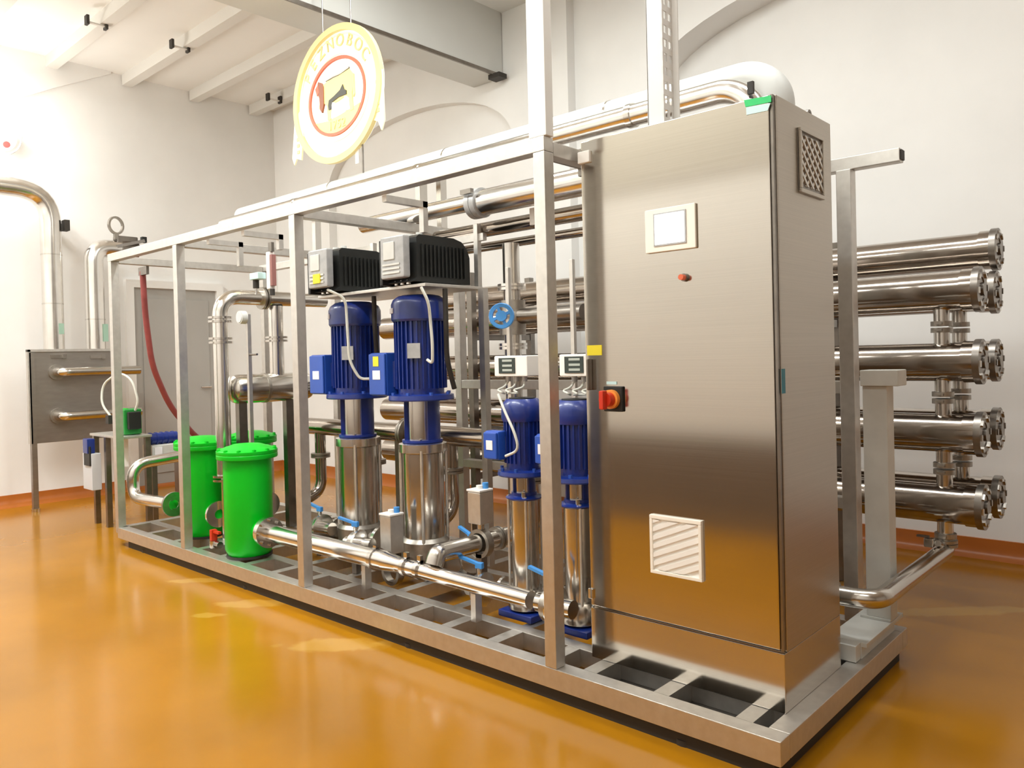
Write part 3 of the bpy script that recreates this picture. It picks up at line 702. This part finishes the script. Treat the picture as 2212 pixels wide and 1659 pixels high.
# ---------------------------------------------------------------- left part: riser, vessel, U pipe
t = thing('riser_pipe', 'tall steel riser with elbow on top left of the front green filter', 'pipe', (-3.95, .30, ZB))
part('pipe_run', MB().tube([(-3.95, .30, .56), (-3.95, .30, 1.755), (-3.95, 1.12, 1.755)], .05, .14, 28), 'pipe', t)
part('pipe_foot', MB().cyl((-3.95, .30, ZB), (-3.95, .30, .56), .024, 18), 'pipe', t)
for z in (.545, 1.46, 1.60): part('flange', flange_pair(MB(), (-3.95, .30, z), (0, 0, 1), .078, .014, .012), 'steel', t)
part('flange', flange_pair(MB(), (-3.95, .62, 1.755), (0, 1, 0), .078, .014, .012), 'cast', t)
t = thing('buffer_vessel', 'horizontal steel vessel with a wide neck hanging below the riser elbow', 'vessel', (-3.96, .6, 1.13))
part('shell', MB().lathe([(0, -.02), (.06, -.012), (.09, .01), (.1, .04), (.1, .56), (.09, .59), (.06, .612), (0, .62)], (-3.96, .375, 1.13), (0, 1, 0), 32), 'steel', t)
part('neck', MB().cyl((-3.96, .72, 1.2), (-3.96, .72, 1.704), .052, 24), 'pipe', t)
part('neck_flange', flange_pair(MB(), (-3.96, .72, 1.47), (0, 0, 1), .08, .014, .01), 'steel', t)
for y in (.44, .80): part('leg', MB().box(-3.985, -3.935, y-.03, y+.03, ZB, 1.04), 'dsteel', t)
part('sight_band', MB().lathe([(.09, 0), (.104, 0), (.104, .02), (.09, .02)], (-3.96, .60, 1.13), (0, 1, 0), 32), 'cast', t)
t = thing('gauge_stand', 'thin upright rod with a round grey gauge in front of the buffer vessel', 'gauge', (-3.66, .34, ZB))
part('rod', MB().box(-3.672, -3.648, .33, .354, ZB, 1.62), 'frame', t)
part('gauge', MB().cyl((-3.66, .32, 1.60), (-3.66, .28, 1.60), .042, 24), 'galv', t)
part('gauge_face', MB().cyl((-3.66, .28, 1.60), (-3.66, .276, 1.60), .034, 24), 'pbox', t)
part('side_arm', MB().cyl((-3.66, .342, 1.36), (-3.56, .342, 1.36), .007, 10), 'dsteel', t)
# small instruments hanging at the top left
t = thing('hanging_sensor', 'white upright sensor tube hanging under the frame top between the left posts', 'sensor', (-3.55, .45, 1.9))
part('tube', MB().box(-3.575, -3.535, .43, .47, 1.78, 2.02, .005), 'white', t)
part('red_back', MB().box(-3.534, -3.512, .435, .465, 1.80, 2.0), 'dullred', t, 'dull red side strip')
part('bracket', MB().box(-3.56, -3.52, .44, .46, 2.02, 2.08), 'dsteel', t)
part('gland', MB().cyl((-3.54, .45, 1.74), (-3.54, .45, 1.78), .016, 12), 'rubber', t)
t = thing('solenoid_valve', 'small pale green solenoid valve beside the hanging sensor', 'valve', (-3.72, .45, 1.86))
part('coil', MB().box(-3.77, -3.66, .42, .48, 1.855, 1.90, .006), 'stickw', t)
part('body', MB().cyl((-3.74, .45, 1.80), (-3.74, .45, 1.86), .02, 14), 'rubber', t)
part('tail', MB().cyl((-3.74, .45, 1.76), (-3.74, .45, 1.81), .008, 10), 'steel', t)
# U-shaped pipe at the far end
t = thing('return_pipe', 'U shaped bright pipe at the far left end of the frame', 'pipe', (-5.0, .14, .45))
part('pipe_run', MB().tube([(-4.985, .70, .615), (-4.985, .115, .575), (-4.985, .115, .33), (-4.42, .17, .335)], .042, .12, 24), 'pipe', t)
part('flange', MB().lathe([(.03, 0), (.085, 0), (.085, .022), (.03, .022)], (-4.44, .17, .335), (1, 0, 0), 28), 'cast', t)
t = thing('red_hose', 'dark red hose sweeping down in front of the grey door', 'hose', (-5.4, .6, .7))
part('hose_run', MB().tube([(-5.15, .30, 2.03), (-5.15, .31, 1.7), (-5.17, .36, 1.3), (-5.2, .50, .98), (-5.24, .70, .74), (-5.26, .80, .66)], .022, .12, 14), 'hose', t)
part('hose_clip', MB().box(-5.18, -5.034, .28, .30, 2.0, 2.06), 'dsteel', t)

# dosing station left of the frame
t = thing('dosing_station', 'small standing steel table with grey box left of the frame end', 'table', (-5.85, .4, 0))
part('table_top', MB().box(-6.0, -5.35, .18, .42, .735, .755, .003), 'frame', t)
for x, y in ((-5.97, .215), (-5.72, .215), (-5.97, .40), (-5.40, .40)): part('leg', MB().box(x-.02, x+.02, y-.02, y+.02, 0, .735), 'dsteel', t)
part('white_bracket', MB().box(-5.56, -5.52, .24, .30, .50, .735), 'white', t)
t = thing('control_box', 'pale blue grey control box hanging under the dosing table', 'box', (-5.9, .24, .5))
part('housing', MB().box(-6.0, -5.80, .12, .195, .30, .60, .006), 'pbox', t)
part('dark_front', MB().box(-5.94, -5.81, .108, .122, .50, .66, .004), 'black', t)
part('blue_cover', MB().box(-5.93, -5.83, .10, .16, .60, .72, .006), 'blue', t)
for i in range(3): part('gland', MB().cyl((-6.02, .14, .58+.03*i), (-6.0, .14, .58+.03*i), .01, 10), 'label', t)
t = thing('green_dosing_pump', 'small dark green dosing pump on the table beside the left post', 'pump', (-5.45, .47, .755))
part('housing', MB().box(-5.62, -5.46, .25, .39, .757, .96, .012), 'dgreen', t)
part('black_head', MB().box(-5.46, -5.42, .27, .37, .80, .94, .008), 'black', t)
part('top_cap', MB().box(-5.59, -5.52, .245, .31, .925, .965, .004), 'green', t)
t = thing('blue_motor', 'blue horizontal motor on a grey gearbox behind the left end of the frame', 'motor', (-5.5, .55, 0))
part('motor_body', MB().cyl((-5.5, .44, .705), (-5.5, .68, .705), .046, 24), 'blue', t)
mm = MB()
for i in range(5): mm.cyl((-5.5, .46+.045*i, .705), (-5.5, .472+.045*i, .705), .052, 24)
part('cooling_fins', mm, 'blue', t)
part('grey_gearbox', MB().box(-5.6, -5.41, .44, .74, .54, .657, .01), 'galv', t)
part('label_plate', MB().box(-5.409, -5.402, .46, .52, .57, .64), 'label', t)
for y in (.48, .70): part('stand', MB().box(-5.55, -5.46, y-.02, y+.02, 0, .54), 'dsteel', t)
part('end_bell', MB().cyl((-5.5, .68, .705), (-5.5, .74, .705), .04, 24), 'dgreen', t)
t = thing('white_cable_loop', 'looped white cable hanging in front of the grey panel stand', 'cable', (-5.6, .25, .9))
part('cable_run', MB().tube([(-5.70, .24, .90), (-5.78, .20, 1.0), (-5.80, .22, 1.16), (-5.62, .28, 1.26), (-5.45, .32, 1.20), (-5.40, .34, 1.02), (-5.44, .33, .95)], .009, .09, 10), 'cable', t)
part('plug', MB().box(-5.73, -5.67, .21, .25, .84, .91), 'rubber', t)

# wall panel stand with pipes
t = thing('panel_stand', 'grey steel panel on legs with two horizontal pipe stubs by the end wall', 'panel', (-7.0, .35, 0))
part('plate', MB().box(-7.03, -7.0, .03, .80, .62, 1.47, .003), 'panel', t)
part('plate_edge', MB().box(-7.035, -6.985, .02, .045, .62, 1.475).box(-7.035, -6.985, .02, .80, 1.455, 1.478), 'frame', t)
for y in (.055, .775):
    part('leg', MB().box(-7.035, -6.985, y-.022, y+.022, .03, 1.45), 'panel', t)
    part('leg_foot', MB().cyl((-7.01, y, 0), (-7.01, y, .03), .035, 16), 'steel', t)
for z in (1.265, .86):
    pp = part('pipe_stub', MB().tube([(-7.0, .26, z), (-6.86, .26, z), (-6.86, .95, z)], .042, .09, 22), 'steel', t)
    part('stub_collar', MB().lathe([(.04, 0), (.072, 0), (.072, .02), (.04, .02)], (-7.0, .26, z), (1, 0, 0), 24), 'cast', pp)
for y, z in ((.28, 1.41), (.62, 1.40)):
    part('label_clip', MB().box(-7.0, -6.985, y-.07, y+.03, z-.015, z+.015).box(-7.0, -6.975, y+.03, y+.06, z-.02, z+.02), 'steel', t)
t = thing('insulated_pipe', 'tall bright vertical pipe bending left at its top above the panel', 'pipe', (-7.08, .29, 1.47))
part('pipe_run', MB().tube([(-7.13, .285, 1.40), (-7.13, .285, 2.96), (-7.13, -1.6, 2.96)], .088, .30, 30), 'pipe', t)
for z in (2.36, 1.9): part('seam_band', MB().lathe([(.08, 0), (.0905, 0), (.0905, .012), (.08, .012)], (-7.13, .285, z), (0, 0, 1), 30), 'steel', t)
part('flow_arrow', MB().box(-7.05, -7.038, .305, .345, 1.62, 1.72), 'faded', t, 'faded green flow marker')
part('pipe_bracket', MB().box(XL+.004, -7.15, .40, .43, 2.62, 2.68).box(-7.15, -7.06, .385, .43, 2.60, 2.70), 'rubber', t)
t = thing('insulated_pipe', 'shorter bright vertical pipe beside it, topped by a lever valve', 'pipe', (-7.08, .66, 1.47))
part('pipe_run', MB().tube([(-7.13, .655, 1.40), (-7.13, .655, 2.47), (-7.13, .95, 2.47)], .086, .16, 30), 'pipe', t)
part('seam_band', MB().lathe([(.08, 0), (.0885, 0), (.0885, .012), (.08, .012)], (-7.13, .655, 1.76), (0, 0, 1), 30), 'steel', t)
part('flow_arrow', MB().box(-7.06, -7.045, .70, .74, 1.55, 1.72), 'faded', t, 'faded green flow marker')
v = part('valve_block', MB().cyl((-7.13, .90, 2.47), (-7.13, 1.06, 2.47), .10, 24).box(-7.19, -7.07, .86, 1.06, 2.50, 2.60, .01), 'dsteel', t)
part('valve_yoke', MB().lathe([(.07, -.012), (.09, -.012), (.09, .012), (.07, .012)], (-7.1, .86, 2.70), (1, .35, 0), 22).box(-7.12, -7.08, .84, .88, 2.56, 2.62), 'cast', v)
part('valve_lever', MB().bar((-7.08, .80, 2.47), (-7.02, 1.10, 2.56), .05, .03), 'dsteel', v)
part('lever_grip', MB().box(-7.05, -7.0, 1.07, 1.12, 2.54, 2.60, .006), 'black', v)

# globe lamp on the end wall
t = thing('wall_lamp', 'round white wall lamp with wire guard, cut off at the left edge', 'lamp', (XL, -.03, 3.44))
part('globe', MB().sph((XL+.14, -.03, 3.45), .12, 28, 18), 'globe', t)
part('wall_plate', MB().cyl((XL+.035, -.03, 3.45), (XL+.07, -.03, 3.45), .08, 24), 'white', t)
part('wire_guard', MB().lathe([(.150, -.006), (.162, -.006), (.162, .006), (.150, .006)], (XL+.14, -.03, 3.45), (1, -.5, 0), 40), 'dsteel', t)
part('red_cap', MB().cyl((XL+.27, -.03, 3.36), (XL+.29, -.03, 3.36), .03, 16), 'hose', t, 'small dark red cap')
part('stem', MB().cyl((XL+.0, -.03, 3.45), (XL+.05, -.03, 3.45), .02, 12), 'white', t)

# cables beside the pump motors
def cable(label, pts, r=.008, m='cable'):
    return one('motor_cable', MB().tube(pts, r, .06, 10, 5), m, label, 'cable')
cable('pale cable dropping from the left drive to the right large pump', [(-2.85, .40, 1.72), (-2.68, .40, 1.66), (-2.66, .40, 1.30), (-2.62, .44, 1.20), (-2.572, .48, 1.20)])
cable('pale cable looping down beside the right large pump motor', [(-2.10, .46, 1.68), (-2.055, .47, 1.6), (-2.045, .48, 1.38), (-2.06, .49, 1.28), (-2.10, .49, 1.30)])
cable('dark cable hanging behind the left large pump motor', [(-2.68, .60, 1.68), (-2.68, .60, 1.5), (-2.69, .62, 1.3), (-2.70, .66, 1.14)], .014, 'rubber')
cable('dark cable hanging behind the right large pump motor', [(-2.09, .62, 1.68), (-2.09, .62, 1.5), (-2.09, .62, 1.3), (-2.10, .68, 1.14)], .014, 'rubber')
cable('thin pale cable curving over the left small pump motor', [(-1.40, .285, 1.14), (-1.34, .265, 1.06), (-1.28, .255, .98), (-1.26, .262, .90), (-1.34, .26, .87)], .006)
t = thing('black_hose', 'black hose lying in a loop between the tall post and the left large pump', 'hose', (-3.3, .7, .7))
part('hose_run', MB().tube([(-3.32, .9, .86), (-3.12, .8, .84), (-3.02, .75, .74), (-3.12, .75, .64), (-3.36, .85, .60), (-3.6, 1.0, .62)], .022, .09, 14), 'rubber', t)
part('hose_end', MB().cyl((-3.6, 1.0, .14), (-3.6, 1.0, .64), .026, 14), 'steel', t)
part('hose_end', MB().cyl((-3.32, .9, .14), (-3.32, .9, .88), .026, 14), 'steel', t)
t = thing('drain_valve', 'small red handled drain valve on the base left of the front green filter', 'valve', (-3.78, .12, ZB))
part('body', MB().cyl((-3.78, .13, ZB), (-3.78, .13, ZB+.05), .03, 16).cyl((-3.78, .13, ZB+.03), (-3.70, .13, ZB+.03), .022, 14), 'steel', t)
part('red_handle', MB().box(-3.80, -3.77, .11, .15, ZB+.05, ZB+.12, .004).box(-3.80, -3.70, .12, .14, ZB+.10, ZB+.115), 'red', t, 'red handle')

# ---------------------------------------------------------------- hanging round sign
SC = Vector((-3.41, .9, 3.1))
t = thing('hanging_sign', 'oval gold and white hanging sign with a red ring around a yellow cow', 'sign', SC)
y0 = SC.y
def oval(rx, rz, n=56, cx=0, cz=0): return [(SC.x+cx+rx*math.cos(2*PI*i/n), SC.z+cz+rz*math.sin(2*PI*i/n)) for i in range(n)]
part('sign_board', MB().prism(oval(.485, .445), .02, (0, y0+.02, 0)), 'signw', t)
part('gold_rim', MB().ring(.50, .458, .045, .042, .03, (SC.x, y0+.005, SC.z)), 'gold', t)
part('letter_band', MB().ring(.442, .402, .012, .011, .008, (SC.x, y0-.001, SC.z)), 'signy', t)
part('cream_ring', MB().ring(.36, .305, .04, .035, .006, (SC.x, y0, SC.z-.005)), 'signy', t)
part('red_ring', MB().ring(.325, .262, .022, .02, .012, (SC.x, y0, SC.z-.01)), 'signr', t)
for pts in ([(-.415, .0), (-.50, -.06), (-.545, -.33), (-.52, -.38), (-.49, -.34), (-.43, -.36), (-.40, -.2)], [(.415, .05), (.50, .04), (.51, -.28), (.48, -.34), (.45, -.28), (.40, -.26), (.40, -.1)]):
    rb = part('ribbon', MB().prism([(SC.x+u, SC.z+v) for u, v in pts], .012, (0, y0-.002, 0)), 'signy', t)
    cx = -.46 if pts[0][0] < 0 else .455
    for k in range(5): part('ribbon_mark', MB().box(SC.x+cx-.014, SC.x+cx+.014, y0-.019, y0-.013, SC.z-.09-.045*k-(.04 if cx < 0 else -.05), SC.z-.068-.045*k-(.04 if cx < 0 else -.05)), 'gold', rb)
def patch(n, pts, m_, d, y=0): return part(n, MB().prism([(SC.x+u, SC.z+v) for u, v in pts], d, (0, y0-.0+y, 0)), m_, t)
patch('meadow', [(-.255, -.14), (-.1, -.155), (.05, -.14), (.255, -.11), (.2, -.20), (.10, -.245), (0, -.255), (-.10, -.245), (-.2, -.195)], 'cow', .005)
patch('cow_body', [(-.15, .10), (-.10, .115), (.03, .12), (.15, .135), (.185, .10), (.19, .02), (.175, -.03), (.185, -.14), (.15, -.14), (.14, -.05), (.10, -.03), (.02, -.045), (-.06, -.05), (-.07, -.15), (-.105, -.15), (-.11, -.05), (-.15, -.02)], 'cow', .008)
patch('cow_leg', [(-.045, -.04), (-.015, -.05), (-.03, -.145), (-.06, -.145)], 'signw', .012)
patch('cow_leg', [(.095, -.03), (.125, -.04), (.12, -.13), (.09, -.13)], 'signw', .012)
patch('cow_head', [(-.15, .10), (-.19, .12), (-.235, .10), (-.25, .05), (-.235, -.03), (-.205, -.05), (-.185, .0), (-.15, .03)], 'signy', .009)
patch('cow_mane', [(-.20, .135), (-.165, .12), (-.14, .09), (-.14, -.03), (-.165, -.085), (-.185, -.06), (-.19, .02), (-.225, .08)], 'signb', .013)
patch('cow_face_patch', [(-.235, .09), (-.20, .12), (-.19, .06), (-.215, .04)], 'signr', .014)
patch('cow_belly', [(-.09, -.055), (-.08, -.02), (-.02, -.005), (.05, .02), (.08, .05), (.095, .015), (.12, .0), (.12, -.025), (.03, -.025), (-.04, -.04), (-.06, -.085), (-.085, -.085)], 'signk', .013)
patch('cow_back_line', [(-.12, .118), (-.03, .125), (.06, .125), (.15, .14), (.15, .15), (.05, .137), (-.03, .136), (-.12, .128)], 'dsteel', .011)
patch('cow_tail', [(.185, .10), (.20, .09), (.205, -.04), (.192, -.06), (.19, .02)], 'gold', .011)
def letter(ch, u, v, size, ang, m_):
    c = bpy.data.curves.new('letter', 'FONT'); c.body = ch; c.size = size; c.extrude = .004; c.align_x = 'CENTER'; c.align_y = 'CENTER'
    tmp = bpy.data.objects.new('tmp', c)
    me = bpy.data.meshes.new_from_object(tmp); bpy.data.objects.remove(tmp); me.name = 'letter'
    me.materials.clear(); me.materials.append(M[m_])
    o = link('letter', me, t); o.location = (u, -.006, v); o.rotation_euler = (PI/2, -ang, 0)
txt = 'PEZNOBOC'
for i, ch in enumerate(txt):
    a = math.radians(148-116*i/(len(txt)-1))
    letter(ch, .385*math.cos(a), -.0+.352*math.sin(a), .115, a-PI/2, 'gold')
for i, ch in enumerate('1752'): letter(ch, -.075+.05*i, -.20, .085, 0, 'signk' if False else 'gold')
part('suspension_wire', MB().cyl((SC.x-.16, y0+.01, SC.z+.42), (SC.x-.16, y0+.01, ZC), .005, 8).cyl((SC.x+.16, y0+.01, SC.z+.42), (SC.x+.16, y0+.01, ZC), .005, 8), 'dsteel', t)
part('tie_wire', MB().cyl((SC.x+.265, y0, SC.z-.36), (SC.x+.265, y0, 2.53), .006, 8), 'dsteel', t)
part('tie_plate', MB().box(SC.x+.19, SC.x+.225, y0-.005, y0+.005, SC.z-.50, SC.z-.40), 'white', t)
